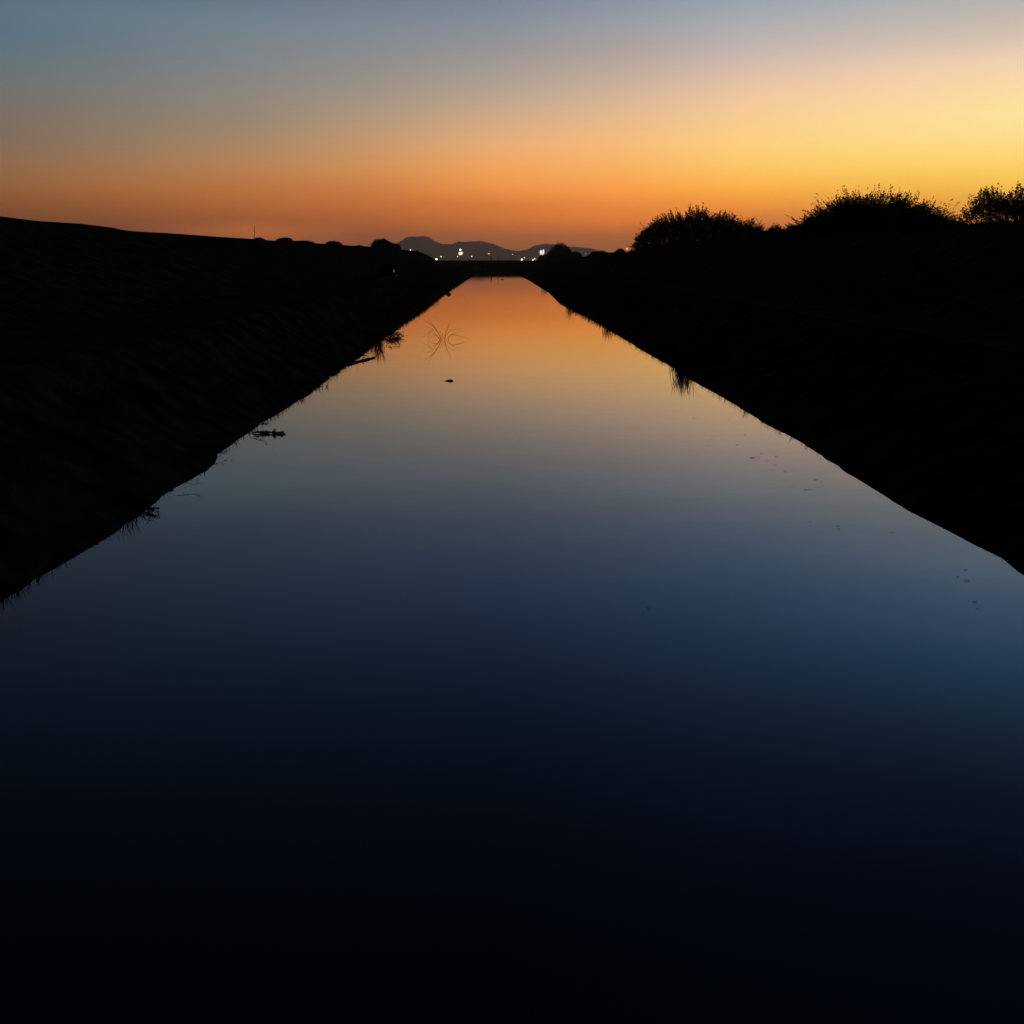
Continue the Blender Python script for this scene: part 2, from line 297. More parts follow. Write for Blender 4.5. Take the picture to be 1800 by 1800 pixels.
def tag(o, label=None, cat=None, group=None, kind=None):
    for k, v in (('label', label), ('category', cat), ('group', group), ('kind', kind)):
        if v: o[k] = v
    return o


def empty(name, loc, label, cat, group=None):
    o = bpy.data.objects.new(name, None); SC.collection.objects.link(o); o.location = loc
    return tag(o, label, cat, group)


# ------------------------------------------------------------------ ground, canal, levee, berm
LEFT_PX = [(0, 1050), (40, 1030), (88, 997), (96, 985), (130, 970), (180, 951), (230, 915), (262, 893), (272, 880), (320, 851),
           (372, 820), (384, 800), (420, 771), (452, 752), (462, 738), (490, 720), (520, 704), (545, 692), (562, 678), (600, 650),
           (640, 622), (690, 584), (705, 570), (730, 552), (757, 537), (775, 520), (795, 507), (815, 494), (830, 487)]
RIGHT_PX = [(1800, 1012), (1750, 975), (1700, 947), (1650, 924), (1600, 900), (1560, 875), (1500, 838), (1450, 805), (1400, 772),
            (1340, 742), (1300, 716), (1250, 687), (1210, 666), (1180, 645), (1130, 617), (1100, 598), (1065, 577), (1040, 562),
            (1012, 549), (985, 535), (965, 515), (945, 503), (930, 493), (918, 487)]


def edge(pxs, far):
    pts = [on_level(*q) for q in pxs]
    pts = sorted((q.y, q.x) for q in pts)
    out = [pts[0]]
    for q in pts[1:]:
        if q[0] > out[-1][0] + 0.05: out.append(q)
    return [(-60, out[0][1])] + out + [(330 * K, far), (560 * K, far)]


LEFT_E, RIGHT_E = edge(LEFT_PX, -6.5), edge(RIGHT_PX, 7.7)
LEVEE_PX = [(-300, 345), (0, 380), (60, 388), (140, 393), (160, 395.5), (200, 404), (260, 408), (300, 410), (380, 416), (446, 420),
            (480, 423), (520, 424), (560, 428), (600, 430.5), (660, 434), (700, 438), (725, 440.5), (742, 444), (752, 449), (757, 453)]
LEVEE_X = -32.0
LEVEE = sorted((at_side(x, y, LEVEE_X).y, at_side(x, y, LEVEE_X).z) for x, y in LEVEE_PX)
LEVEE += [(LEVEE[-1][0] + 5, 4.4), (LEVEE[-1][0] + 25, 3.4), (560 * K, 2.6), (620 * K, 2.4)]
BERM = [(y * K, z) for y, z in ((-20, 6.6), (70, 6.6), (120, 6.7), (200, 6.5), (300, 6.1), (400, 5.6), (500, 5.0), (590, 4.4), (650, 2.4))]


def ysteps():
    y, out = -40.0, []
    while y < 880:
        out.append(y); y += max(0.45, min(6.0, max(0.0, y) * 0.018))
    return out + [950, 1100, 1400, 2000, 4000, 8000, 14000, 24000]


YS = ysteps()
canal_open = lambda y: lerp(y, [(683, 1.0), (694, 0.0)])
rows = []
SLOPE = [0.0, 0.12, 0.25, 0.4, 0.55, 0.7, 0.85, 1.0]
for y in YS:
    xl, xr = lerp(y, LEFT_E), lerp(y, RIGHT_E)
    hl, hr, k = lerp(y, LEVEE), lerp(y, BERM), canal_open(y)
    gz = lambda z: 2.3 + (z - 2.3) * k
    row = []
    for x in (-24000, -9000, -3000, -900, -300, -140): row.append((x, 2.3))
    for x, fz in ((-90, 0.08), (-62, 0.35), (-48, 0.75), (-40, 0.96), (-35, 1.0), (-32, 1.0), (-30, 0.95), (-27, 0.78), (-24, 0.58), (-21, 0.38), (-18.5, 0.2), (-16.2, 0.06)):
        if x > -32 and y > 360 * K: fz *= lerp(y, [(360 * K, 1.0), (440 * K, 1.0 - 0.09 * (x + 32))]) if x < -21.5 else 0.4
        fz = max(fz, 0.0)
        z = 2.3 + (hl - 2.3) * fz
        row.append((x, z + (0.09 * nz(x * 0.5, y * 0.3, 3) if x not in (-35, -32) else 0.03 * nz(x, y * 0.6, 2))))
    row += [(-14.9, 2.30), (-12.5, 2.33), (-10.3, 2.30)]
    for s in reversed(SLOPE):
        x = xl + (-10.0 - xl) * s
        z = gz(2.24 * s ** 1.12)
        row.append((x + 0.10 * nz(y * 0.9, s * 4, 7) * (0.25 + s) + (0.10 * nz(y * 2.3, s * 6, 8) + 0.16 * nz(y * 0.8, s * 3, 28)) * (s < 0.5) * min(1.6, 0.4 + y / 40), z + 0.10 * s * nz(x * 0.8, y * 0.8, 1)))
    row += [(xl + 0.9, gz(-0.6)), (xl + 2.8, gz(-1.5)), ((xl + xr) / 2, gz(-1.6)), (xr - 2.8, gz(-1.5)), (xr - 0.9, gz(-0.6))]
    for s in SLOPE:
        x = xr + (12.0 - xr) * s
        z = gz(2.2 * s)
        row.append((x + 0.10 * nz(y * 0.9, s * 4, 17) * (0.25 + s) + 0.05 * nz(y * 2.3, s * 6, 18) * (s < 0.5) * min(1.5, 0.4 + y / 40), z + 0.10 * s * nz(x * 0.8, y * 0.8, 11)))
    row += [(12.3, 2.26), (14, 2.3), (15.9, 2.28)]
    for x, fz in ((17.5, 0.1), (20, 0.35), (23, 0.62), (26, 0.85), (29, 0.97), (33, 1.0), (39, 1.0), (46, 0.97), (60, 0.7), (90, 0.1)):
        row.append((x, 2.3 + (hr - 2.3) * fz + 0.08 * nz(x * 0.5, y * 0.3, 13)))
    for x in (140, 300, 900, 3000, 9000, 24000): row.append((x, 2.3))
    rows.append([(x, y, z) for x, z in row])
nc = len(rows[0])
V = [q for r in rows for q in r]
Q = [(i * nc + j, i * nc + j + 1, (i + 1) * nc + j + 1, (i + 1) * nc + j) for i in range(len(rows) - 1) for j in range(nc - 1)]
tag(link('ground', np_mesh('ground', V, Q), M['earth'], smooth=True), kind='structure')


def track(name, x0, x1, ylim=(-40, 660)):
    b = MB(); k = 0
    ys = [y for y in YS if ylim[0] <= y <= ylim[1]]
    for y in ys:
        w0, w1 = x0 + 0.35 * nz(y * 0.25, 5), x1 + 0.35 * nz(y * 0.25, 9)
        b.v += [(w0, y, 2.335), ((w0 + w1) / 2, y, 2.37), (w1, y, 2.335)]
    for i in range(len(ys) - 1):
        for j in (0, 1): b.f.append((3 * i + j, 3 * i + j + 1, 3 * i + j + 4, 3 * i + j + 3))
    return tag(b.build(name, M['dirt'], smooth=True), kind='structure')


track('dirt_road', -14.7, -10.6)
track('dirt_road', 12.6, 15.7)

b = MB()
ys = [-40, 0, 20, 60, 120, 200, 320, 440, 690]
for y in ys: b.v += [(lerp(y, LEFT_E) - 2.0, y, 0), (lerp(y, RIGHT_E) + 2.0, y, 0)]
b.f = [(2 * i, 2 * i + 1, 2 * i + 3, 2 * i + 2) for i in range(len(ys) - 1)]
# keep the outline outside every bend of the bank
b.v = [(-13.0 if i % 2 == 0 else 13.0, q[1], 0) for i, q in enumerate(b.v)]
tag(b.build('water', M['water']), kind='structure')

# cross embankment that closes the far end of the canal
y0 = 673.0; b = MB(); xs = [-44 + 1.1 * i for i in range(81)]
for x in xs:
    zt = 4.55 + 0.16 * nz(x * 0.35, 4) + 0.07 * nz(x * 1.3, 8)
    zt -= max(0, abs(x + 4) - 34) * 0.22
    b.v += [(x, y0 - 0.4, -1.2), (x, y0, 0.0), (x, y0 + 1.2, zt - 1.1), (x, y0 + 3, zt), (x, y0 + 10, zt - 0.05), (x, y0 + 16, 2.0)]
b.f = [(6 * i + j, 6 * i + 6 + j, 6 * i + 7 + j, 6 * i + 1 + j) for i in range(80) for j in range(5)]
tag(b.build('embankment', M['earth'], smooth=True), kind='structure')

# far mountains: a solid ridge with depth
RIDGE_PX = [(560, 456), (640, 447), (680, 439), (697, 433), (706, 424), (713, 417), (725, 416), (745, 415), (753, 416.5), (763, 423), (772, 427),
            (782, 429.5), (796, 429), (804, 424.5), (816, 425), (830, 424), (848, 424), (857, 427), (864, 428), (880, 434), (900, 440),
            (914, 441.5), (926, 438.5), (940, 432), (952, 429), (968, 428.5), (985, 431), (1000, 433.5), (1015, 434), (1030, 436), (1042, 438), (1065, 447), (1110, 456)]
RY = 18000.0
prof = sorted((at_dist(x, y, RY).x, at_dist(x, y, RY).z) for x, y in RIDGE_PX)
b = MB(); nx_, ny_ = 150, 17
xa, xb = prof[0][0], prof[-1][0]
for j in range(ny_):
    v = (j / (ny_ - 1) - 0.5) * 2
    for i in range(nx_):
        x = xa + (xb - xa) * i / (nx_ - 1)
        ph = max(0.0, lerp(x, prof) - 2.0)
        fall = (1 - abs(v)) ** 0.8 if abs(v) > 1e-6 else 1.0
        fall *= 1 + 0.35 * nz(x * 0.004, v * 5, 2) * (abs(v) > 0.01)
        b.v.append((x, RY + v * 1900, 2.0 + ph * min(fall, 1.0) + (11 * nz(x * 0.012, v * 3, 6) + 6 * nz(x * 0.04, 1, 6) if abs(v) < 0.01 and ph > 60 else 0)))
b.f = [(j * nx_ + i, j * nx_ + i + 1, (j + 1) * nx_ + i + 1, (j + 1) * nx_ + i) for j in range(ny_ - 1) for i in range(nx_ - 1)]
tag(b.build('mountains', M['mountain'], smooth=True), kind='structure')

# dusk haze round everything
b = MB(); b.box((0, 4000, (HAZE_TOP - 2.7) / 2), (50000, 48000, HAZE_TOP + 2.7))
mh = bpy.data.materials.new('dusk_haze'); mh.use_nodes = True
n, l = mh.node_tree.nodes, mh.node_tree.links
n.clear()
pv = n.new('ShaderNodeVolumePrincipled')
pv.inputs['Color'].default_value = (*HAZE_COL, 1)
pv.inputs['Density'].default_value = HAZE_D
pv.inputs['Anisotropy'].default_value = HAZE_G
ho = n.new('ShaderNodeOutputMaterial'); l.new(pv.outputs[0], ho.inputs['Volume'])
try: mh.cycles.homogeneous_volume = True
except Exception: pass
tag(b.build('haze', mh), kind='stuff')

# ------------------------------------------------------------------ vegetation
def quad_leaves(rng, C, ln, wr=0.45):
    """rhombus leaves at points C (n,3), random directions"""
    nn = len(C)
    a = rng.normal(size=(nn, 3)); a /= np.linalg.norm(a, axis=1, keepdims=True)
    b_ = np.cross(a, rng.normal(size=(nn, 3))); b_ /= np.linalg.norm(b_, axis=1, keepdims=True)
    L = (ln * rng.uniform(0.6, 1.4, nn))[:, None]
    v = np.stack([C - a * L / 2, C + b_ * L * wr / 2, C + a * L / 2, C - b_ * L * wr / 2], axis=1).reshape(-1, 3)
    return v


def shoots_mesh(P0, P1, r, bow):
    """three-sided tapering twigs from P0 to P1"""
    nn = len(P0); seg = 3; V_, Q_ = [], []
    d = P1 - P0; d /= np.linalg.norm(d, axis=1, keepdims=True) + 1e-9
    a = np.cross(d, np.array([0.3, 0.5, 0.81])); a /= np.linalg.norm(a, axis=1, keepdims=True) + 1e-9
    c = np.cross(d, a)
    ring = []
    for i in range(seg + 1):
        u = i / seg
        ctr = P0 + (P1 - P0) * u + bow * (4 * u * (1 - u))
        rr = r * (1 - 0.8 * u)
        for j in range(3):
            an = 2 * math.pi * j / 3
            ring.append(ctr + (a * math.cos(an) + c * math.sin(an)) * rr)
    V_ = np.stack(ring, axis=1).reshape(-1, 3)
    base = np.arange(nn)[:, None] * (3 * (seg + 1))
    for i in range(seg):
        for j in range(3):
            Q_.append(np.concatenate([base + i * 3 + j, base + i * 3 + (j + 1) % 3, base + (i + 1) * 3 + (j + 1) % 3, base + (i + 1) * 3 + j], axis=1))
    return V_, np.concatenate(Q_)


def crown_mesh(name, seed, prof, depth, n_fill, fill_leaf, n_shoot, leaf, shoot=1.0, fill_top=0.86, holes=0.0, zlow=0.0, per=16, up=1.0, wisp=0.25):
    """leaf crown inside the envelope prof [(sideways, height)], elliptical in depth"""
    rng = np.random.default_rng(seed)
    pt, ph = np.array([q[0] for q in prof]), np.array([q[1] for q in prof])
    env = lambda t: np.interp(t, pt, ph)
    w = pt[-1] - pt[0]
    wt = env(np.linspace(pt[0], pt[-1], 200)); cdf = np.cumsum(wt) / wt.sum()
    samp = lambda k: np.interp(rng.uniform(0, 1, k), cdf, np.linspace(pt[0], pt[-1], 200))
    # inner foliage
    t = samp(n_fill); d = rng.uniform(-1, 1, n_fill)
    hh = env(t) * np.sqrt(1 - d * d * 0.9)
    hh = hh * (1 + 0.16 * np.array([nz(a * 1.2 + seed, b_ * 3.0, 2.0) for a, b_ in zip(t, d)]))
    z = zlow + (hh * fill_top - zlow) * rng.uniform(0, 1, n_fill) ** 0.8
    C = np.stack([t, d * depth, z], axis=1)
    if holes:
        keep = np.array([nz(q[0] * 0.9 + seed, q[1] * 0.25, q[2] * 0.9) for q in C]) > holes - 0.55
        C = C[keep]
    Lv = [quad_leaves(rng, C, fill_leaf, 0.5)]
    # outer shoots
    t = samp(n_shoot); d = rng.uniform(-1, 1, n_shoot)
    lump = np.array([nz(a * 0.55 + seed, b_ * 2.0, 5.0) for a, b_ in zip(t, d)])
    lump2 = np.array([nz(a * 1.2 + seed, b_ * 3.0, 2.0) for a, b_ in zip(t, d)])
    hh = env(t) * np.sqrt(1 - d * d * 0.85) * (1 + 0.10 * lump + 0.16 * lump2)
    frac = rng.uniform(0.45, 1.0, n_shoot) ** 0.7
    keep = (lump2 > -0.12 - 0.25 * rng.uniform(0, 1, n_shoot)) | (frac < 0.8)
    t, d, hh, frac = t[keep], d[keep], hh[keep], frac[keep]; n_shoot = len(t)
    tip = np.stack([t, d * depth, np.maximum(hh * frac, zlow + 0.05) ], axis=1)
    c0 = np.stack([t * 0.75 + 0.25 * np.median(t), d * depth * 0.6, tip[:, 2] * 0.6], axis=1)
    dr = tip - c0; dr[:, 2] += 0.35 * up; dr += rng.normal(size=dr.shape) * 0.35; dr /= np.linalg.norm(dr, axis=1, keepdims=True)
    ln = shoot * rng.uniform(0.5, 1.5, n_shoot)[:, None]
    p0 = tip - dr * ln; p1 = tip + dr * ln * 0.12 + (dr + np.array([0, 0, 0.6])) * wisp * shoot * rng.uniform(0, 1.0, (n_shoot, 1)) ** 5 * np.clip(0.35 + 2.2 * np.array([nz(a * 1.6 + seed, b_ * 3.0, 9.0) for a, b_ in zip(t, d)]), 0, 1.3)[:, None]
    bow = rng.normal(size=dr.shape) * 0.06 * shoot
    Vs, Qs = shoots_mesh(p0, p1, 0.008 + 0.005 * shoot, bow)
    u = rng.uniform(0.15, 1.03, (n_shoot, per)) ** 0.8
    P = p0[:, None, :] + (p1 - p0)[:, None, :] * u[..., None] + bow[:, None, :] * (4 * u * (1 - u))[..., None]
    P = (P + rng.normal(size=P.shape) * 0.085 * shoot * (1.25 - u[..., None])).reshape(-1, 3)
    Lv.append(quad_leaves(rng, P, leaf, 0.5))
    LV = np.concatenate(Lv)
    LQ = np.arange(len(LV)).reshape(-1, 4)
    return np_mesh(name, np.concatenate([Vs, LV]), np.concatenate([Qs, LQ + len(Vs)]))


def limbs(b, rng, base, targets, r0):
    base = Vector(base)
    for tx, ty, tz in targets:
        q = [base + Vector((rng.uniform(-.15, .15), rng.uniform(-.15, .15), 0))]
        e = Vector((tx, ty, tz))
        for k in range(1, 6):
            u = k / 5
            s_ = base + (e - base) * u + Vector((0, 0, 0.25 * e.z * math.sin(u * math.pi))) * 0.5
            q.append(s_ + Vector((rng.uniform(-1, 1), rng.uniform(-1, 1), rng.uniform(-1, 1))) * 0.12 * (e - base).length * 0.25)
        b.tube(q, [r0 * (1 - 0.85 * k / 5) for k in range(6)], 6)


def silhouette(px_prof, X, foot=None):
    """pixel outline of a crown on the slope at sideways distance X -> foot point and local profile"""
    xs_ = [q[0] for q in px_prof]; xm = (xs_[0] + xs_[-1]) / 2
    Y = at_side(xm, 440, X).y
    z0 = lerp(Y, BERM if X > 0 else LEVEE) - 0.1 if foot is None else foot
    c = at_dist(xm, 440, Y)
    return Vector((c.x, Y, z0)), [(at_dist(x, y, Y).x - c.x, max(0.15, at_dist(x, y, Y).z - z0)) for x, y in px_prof], Y


def tree(name, label, cat, px_prof, X, seed, depth, group, stems=7, **kw):
    loc, pr, Y = silhouette(px_prof, X)
    o = empty(name, loc, label, cat, group)
    link('crown', crown_mesh('crown', seed, pr, depth, **kw), M['leaf'], o)
    rg = random.Random(seed); b = MB()
    w = pr[-1][0] - pr[0][0]
    tg = []
    for k in range(stems):
        tx = pr[0][0] + w * (k + 0.7) / (stems + 0.4); tg.append((tx * 0.85, rg.uniform(-.5, .5) * depth, lerp(tx, pr) * 0.8))
    limbs(b, rg, (0, 0, -0.1), tg, 0.09 + 0.008 * w)
    b.tube([(0, 0, -0.3), (0.03, 0.02, 0.3), (0, 0, 0.7)], [0.2 + 0.012 * w, 0.15 + 0.012 * w, 0.12 + 0.01 * w], 8)
    b.build('trunk', M['bark'], o, True)
    return o


TG = 'trees along the right levee'
tree('mesquite_tree', 'wide spreading tree with thin left side, farthest of the big trees on the right levee', 'tree',
     [(1114, 440), (1117, 418), (1126, 404), (1140, 393), (1152, 383), (1162, 378), (1176, 376), (1190, 375), (1200, 376), (1208, 371), (1216, 364), (1226, 363), (1238, 362), (1250, 371), (1260, 373), (1272, 373), (1285, 376), (1296, 379), (1304, 386), (1312, 386), (1322, 383), (1330, 388), (1340, 397), (1348, 410)],
     40.0, 11, 6.0, TG, n_fill=34000, fill_leaf=0.36, n_shoot=2900, leaf=0.25, shoot=1.7, fill_top=0.86, holes=0.36, per=16, wisp=0.45)
tree('mesquite_tree', 'broad dome-shaped tree with feathery twigs on top, between the two other big trees', 'tree',
     [(1378, 412), (1384, 401), (1400, 390), (1414, 380), (1428, 372), (1440, 366), (1452, 362), (1464, 352), (1476, 346), (1490, 343), (1505, 340), (1520, 340), (1535, 341), (1548, 343), (1560, 338), (1572, 343), (1588, 343), (1602, 349), (1612, 357), (1622, 360), (1634, 357), (1645, 368), (1658, 374), (1668, 378), (1680, 388), (1688, 398)],
     38.0, 23, 5.0, TG, n_fill=30000, fill_leaf=0.24, n_shoot=3600, leaf=0.16, shoot=1.2, fill_top=0.76, per=18, wisp=0.85)
tree('mesquite_tree', 'sparse see-through tree at the right edge of the picture with sky showing between its leaves', 'tree',
     [(1684, 396), (1692, 380), (1703, 365), (1714, 349), (1724, 336), (1735, 329), (1748, 333), (1760, 336), (1772, 334), (1784, 329), (1798, 326), (1815, 330), (1832, 335), (1850, 332), (1870, 345), (1890, 365), (1900, 392)],
     37.0, 37, 2.6, TG, n_fill=1300, fill_leaf=0.15, n_shoot=1900, leaf=0.13, shoot=0.75, fill_top=0.75, per=10, wisp=0.5)

# bushes -------------------------------------------------------------
BUSH = []
for s_ in range(5):
    rr = random.Random(90 + s_); pr = []
    for i in range(15):
        u = -1 + 2 * i / 14
        pr.append((u, max(0.04, math.sqrt(max(0, 1 - u * u)) ** 0.9 * (1 + 0.16 * nz(u * 2.2, s_ * 9.1)))))
    fo = crown_mesh('foliage', 300 + s_, pr, 0.75, 5200, 0.085, 800, 0.05, 0.24, fill_top=0.94, per=10, up=0.3)
    fo.materials.append(M['leaf'])
    b = MB(); limbs(b, rr, (0, 0, -0.1), [(-0.6, 0.2, 0.5), (0.1, -0.3, 0.8), (0.55, 0.2, 0.55), (-0.2, 0.3, 0.7)], 0.035)
    st = bpy.data.meshes.new('stems'); st.from_pydata(b.v, [], b.f); st.materials.append(M['bark'])
    BUSH.append((fo, st))
nb = [0]


def bush(px, top, half, X, label, group, foot=None, name='bush'):
    p = at_side(px, top, X)
    z0 = (lerp(p.y, BERM if X > 0 else LEVEE) if foot is None else foot) - 0.12
    k = nb[0] % 5; nb[0] += 1
    o = empty(name, (X, p.y, z0), label, 'bush', group)
    hw = half / F_PX * p.y
    for me, nm in zip(BUSH[k], ('foliage', 'stems')):
        c = bpy.data.objects.new(nm, me); SC.collection.objects.link(c); c.parent = o
        c.scale = (hw, hw, max(0.3, p.z - z0))
    o.rotation_euler.z = 0.0
    return o


LG = 'bushes on the crest of the left levee'
bush(455.5, 417.2, 9, -32, 'small round bush beside the thin pole on the left levee', LG)
bush(500, 416.8, 15, -32, 'rounded bush on the left levee, second from the thin pole', LG)
bush(532, 422.5, 20, -32, 'low flat bush leaning against the right side of a rounded bush on the left levee', LG)
bush(586, 423.2, 15, -32, 'round bush midway along the crest of the left levee', LG)
bush(631, 431, 8, -32, 'tiny low bush between the midway bush and the large bush on the left levee', LG)
bush(672, 419, 20, -32, 'largest bush on the left levee, just left of the distant mountains', LG)
bush(691, 427, 14, -32, 'lower bush touching the right side of the largest bush on the left levee', LG)
bush(733, 440.5, 4, -32, 'very small bush right of the white lamp near the end of the left levee', LG)
bush(752, 448, 8, -31.5, 'low bush at the sloping far end of the left levee', LG)
RG = 'bushes on the right levee'
for px, top, half, X, lb in (
    (984, 430, 24, 34, 'tall dark bush standing in front of the mountains right of the bright double sign'),
    (957, 446, 12, 30, 'low bush against the left foot of the tall dark bush by the bright sign'),
    (1010, 441, 14, 35, 'bush against the right foot of the tall dark bush'),
    (1055, 440, 20, 35, 'rounded bush right of the gap showing the mountains'),
    (1078, 443, 16, 36, 'lower bush between the rounded bush and the red and amber signal'),
    (1090, 437.5, 11, 34, 'small bush directly left of the red and amber signal'),
    (1120, 439, 18, 36, 'low bush right of the red and amber signal, under the wide tree'),
    (1146, 427, 26, 38, 'dark bush under the thin left side of the wide tree'),
    (1205, 418, 34, 35, 'dense bush under the middle of the wide tree'),
    (1285, 412, 40, 35, 'dense bush under the right half of the wide tree'),
    (1362, 398.5, 26, 37, 'flat-topped bush filling the gap left of the dome-shaped tree'),
    (1335, 404, 22, 35, 'bush at the right foot of the wide tree'),
    (1430, 408, 44, 34, 'low wide bush under the left half of the dome-shaped tree'),
    (1545, 402, 60, 34, 'low wide bush under the right half of the dome-shaped tree'),
    (1672, 388, 34, 36, 'bush filling the gap between the dome-shaped tree and the see-through tree'),
    (1750, 388.5, 62, 35, 'low wide bush under the see-through tree'),
    (1835, 386, 55, 35, 'bush cut by the right edge of the picture under the see-through tree')):
    bush(px, top, half, X, lb, RG)

# reed and grass clumps at the water's edge ---------------------------
def outward(v, side, d): return Vector((v.x + side * d, v.y, v.z))


def reeds(px, py, label, n=20, h=0.6, spread=0.25, lean=(0, 0), w=0.012, seed=0, group=None, name='reed_clump', side=-1, zb=0.03, cat='reeds'):
    rg = random.Random(seed); loc = outward(on_level(px, py), side, 0.10 if side < 0 or px > 1150 else 0.0); b = MB()
    b.sphere((0, 0, zb - 0.07), spread * 0.8, 10, 6, (1, 1, 0.07 / spread), 0.2, seed)
    for i in range(n):
        a = Vector((rg.gauss(0, spread * 0.45), rg.gauss(0, spread * 0.45), zb - 0.08))
        hh = h * rg.uniform(0.45, 1.05)
        tip = a + Vector((lean[0] * hh + rg.gauss(0, 0.22) * hh, lean[1] * hh + rg.gauss(0, 0.22) * hh, hh * rg.uniform(0.75, 1.0)))
        b.blade(a, tip, w * rg.uniform(0.7, 1.3), hh * rg.uniform(0.0, 0.12), 4, Vector((rg.gauss(0, .05), rg.gauss(0, .05), 0)) * hh)
    return tag(b.build(name, M['reed'], loc=loc), label, cat, group)


def leafy_branch(px0, py0, px1, py1, z0, z1, label, seed, twigs=14, leaf=0.06, r=0.008, name='branch', spread=0.3, per=7, cat='branch', droop=0.0, group=None, zs=0.45):
    rg = random.Random(seed); p0 = on_level(px0, py0); p1 = on_level(px1, py1)
    o = empty(name, p0, label, cat, group)
    a, e = Vector((0, 0, z0)), Vector(p1 - p0) + Vector((0, 0, z1)); L = (e - a).length
    tw, lf = MB(), MB()
    main = [a + (e - a) * (k / 6) + Vector((rg.gauss(0, .02), rg.gauss(0, .02), rg.gauss(0, .015))) * L for k in range(7)]
    tw.tube(main, [r * (1 - 0.12 * k) for k in range(7)], 5)
    for t_ in range(twigs):
        u = rg.uniform(0.1, 1.0); k = min(5, int(u * 6)); q = main[k].lerp(main[k + 1], u * 6 - k)
        d = ((e - a).normalized() + Vector((rg.gauss(0, .6), rg.gauss(0, .6), rg.gauss(0.15 - droop, zs)))).normalized() * spread * L * rg.uniform(0.4, 1.1)
        tip = q + d; tip.z = max(tip.z, 0.015)
        mid = (q + tip) / 2 + Vector((0, 0, 0.02))
        tw.tube([q, mid, tip], [r * 0.45, r * 0.35, r * 0.2], 3)
        for j in range(per):
            c = q.lerp(tip, rg.uniform(0.2, 1.05)) + Vector((rg.gauss(0, .3), rg.gauss(0, .3), rg.gauss(0, .2))) * leaf
            lf.leaf(c, leaf * rg.uniform(.6, 1.3), leaf * 0.3, rg)
    tw.build('twigs', M['dead'], o)
    if per: lf.build('leaves', M['reed'], o)
    return o


GL, GR = 'plants on the left water edge', 'grass clumps on the right water edge'
reeds(18, 1042, 'pale thin grass clump at the left picture edge where bank meets water', 14, 0.24, 0.2, (0.2, 0), 0.008, 1, GL)
reeds(48, 1022, 'thin reeds on the near left bank just below the single bent reed', 18, 0.38, 0.3, (0.15, -.1), 0.009, 2, GL)
reeds(75, 1004, 'single bent reed pair leaning over the near left water edge', 4, 0.36, 0.08, (0.35, 0), 0.014, 3, GL)
reeds(218, 922, 'short grass clump left of the spiky near left shrub', 16, 0.32, 0.15, (0.1, 0), 0.011, 4, GL)
reeds(236, 914, 'spiky grass clump mirrored as long points in the near left water', 30, 0.46, 0.14, (0.12, 0), 0.016, 5, GL)
reeds(252, 903, 'broad-bladed grass clump beside the bushy sprig on the near left bank', 24, 0.26, 0.12, (0.5, 0), 0.018, 55, GL)
leafy_branch(250, 896, 268, 901, 0.06, 0.05, 'bushy shrub sprig sticking out sideways above the near left water', 6, 26, 0.05, 0.008, 'shrub_sprig', 0.55, 10, 'shrub', 0, GL)
leafy_branch(306, 858, 346, 860, 0.15, 0.10, 'thin bare twig with fine tips reaching off the left bank', 7, 9, 0.04, 0.005, 'twig', 0.6, 2, 'twig', 0.2, GL)
reeds(305, 863, 'small grass clump under the thin bare twig on the left bank', 12, 0.22, 0.2, (0.2, 0), 0.010, 8, GL)
for (a_, b_, c_, d_, lb, sd) in ((142, 962, 176, 953, 'thin dead stick lying along the near left water edge', 9), (132, 968, 152, 960, 'short dead stick beside a longer one on the near left water edge', 10)):
    s0, s1 = on_level(a_, b_), on_level(c_, d_); m = MB(); dv = s1 - s0
    m.tube([(0, 0, .03), dv * .35 + Vector((0, 0, .035)), dv * .7 + Vector((0, 0, .02)), dv + Vector((0, 0, .03))], [.012, .011, .009, .005], 6)
    m.tube([dv * .5 + Vector((0, 0, .03)), dv * .7 + Vector((.03, -.05, .05))], [.006, .003], 4)
    tag(m.build('stick', M['dead'], loc=s0), lb, 'stick', 'dead sticks on the left water edge')
leafy_branch(378, 808, 394, 802, 0.12, 0.10, 'small twig at the step in the left bank', 12, 6, 0.05, 0.006, 'twig', 0.5, 3, 'twig', 0, GL)
leafy_branch(444, 762, 494, 763, 0.025, 0.015, 'dark leafy branch stretching flat over the water from the left bank', 13, 60, 0.055, 0.018, 'branch', 0.18, 16, 'branch', 0.05, GL, 0.2)
leafy_branch(440, 765, 466, 772, 0.06, 0.03, 'curly bare twig below the flat leafy branch', 14, 12, 0.05, 0.006, 'twig', 0.45, 3, 'twig', 0.1, GL)
leafy_branch(452, 752, 470, 752, 0.08, 0.1, 'upright leafy sprig above the flat leafy branch on the left bank', 15, 14, 0.04, 0.007, 'shrub_sprig', 0.6, 9, 'shrub', -.2, GL)
reeds(502, 713, 'ragged grass fringe on the left bank above the flat leafy branch', 22, 0.30, 0.35, (0.1, 0), 0.018, 16, GL)
reeds(534, 698, 'pointed grass clump hanging over the left bank below the mossy log', 20, 0.42, 0.22, (0.15, 0), 0.02, 17, GL)
reeds(590, 660, 'thin pale stalks on the left bank nearer than the log', 10, 0.5, 0.4, (0.1, 0), 0.012, 18, GL)
reeds(618, 640, 'reed clump at the bank end of the log', 16, 0.55, 0.5, (0.05, 0), 0.018, 19, GL)
reeds(640, 625, 'slender reeds standing behind the middle of the log', 16, 0.75, 0.5, (0.1, 0), 0.016, 20, GL)
reeds(668, 606, 'tallest dense reed clump on the left bank behind the log', 80, 1.25, 0.32, (0.04, 0), 0.028, 21, GL)
reeds(660, 612, 'reed clump between the slender reeds and the tallest clump', 20, 0.9, 0.4, (0.05, 0), 0.02, 22, GL)
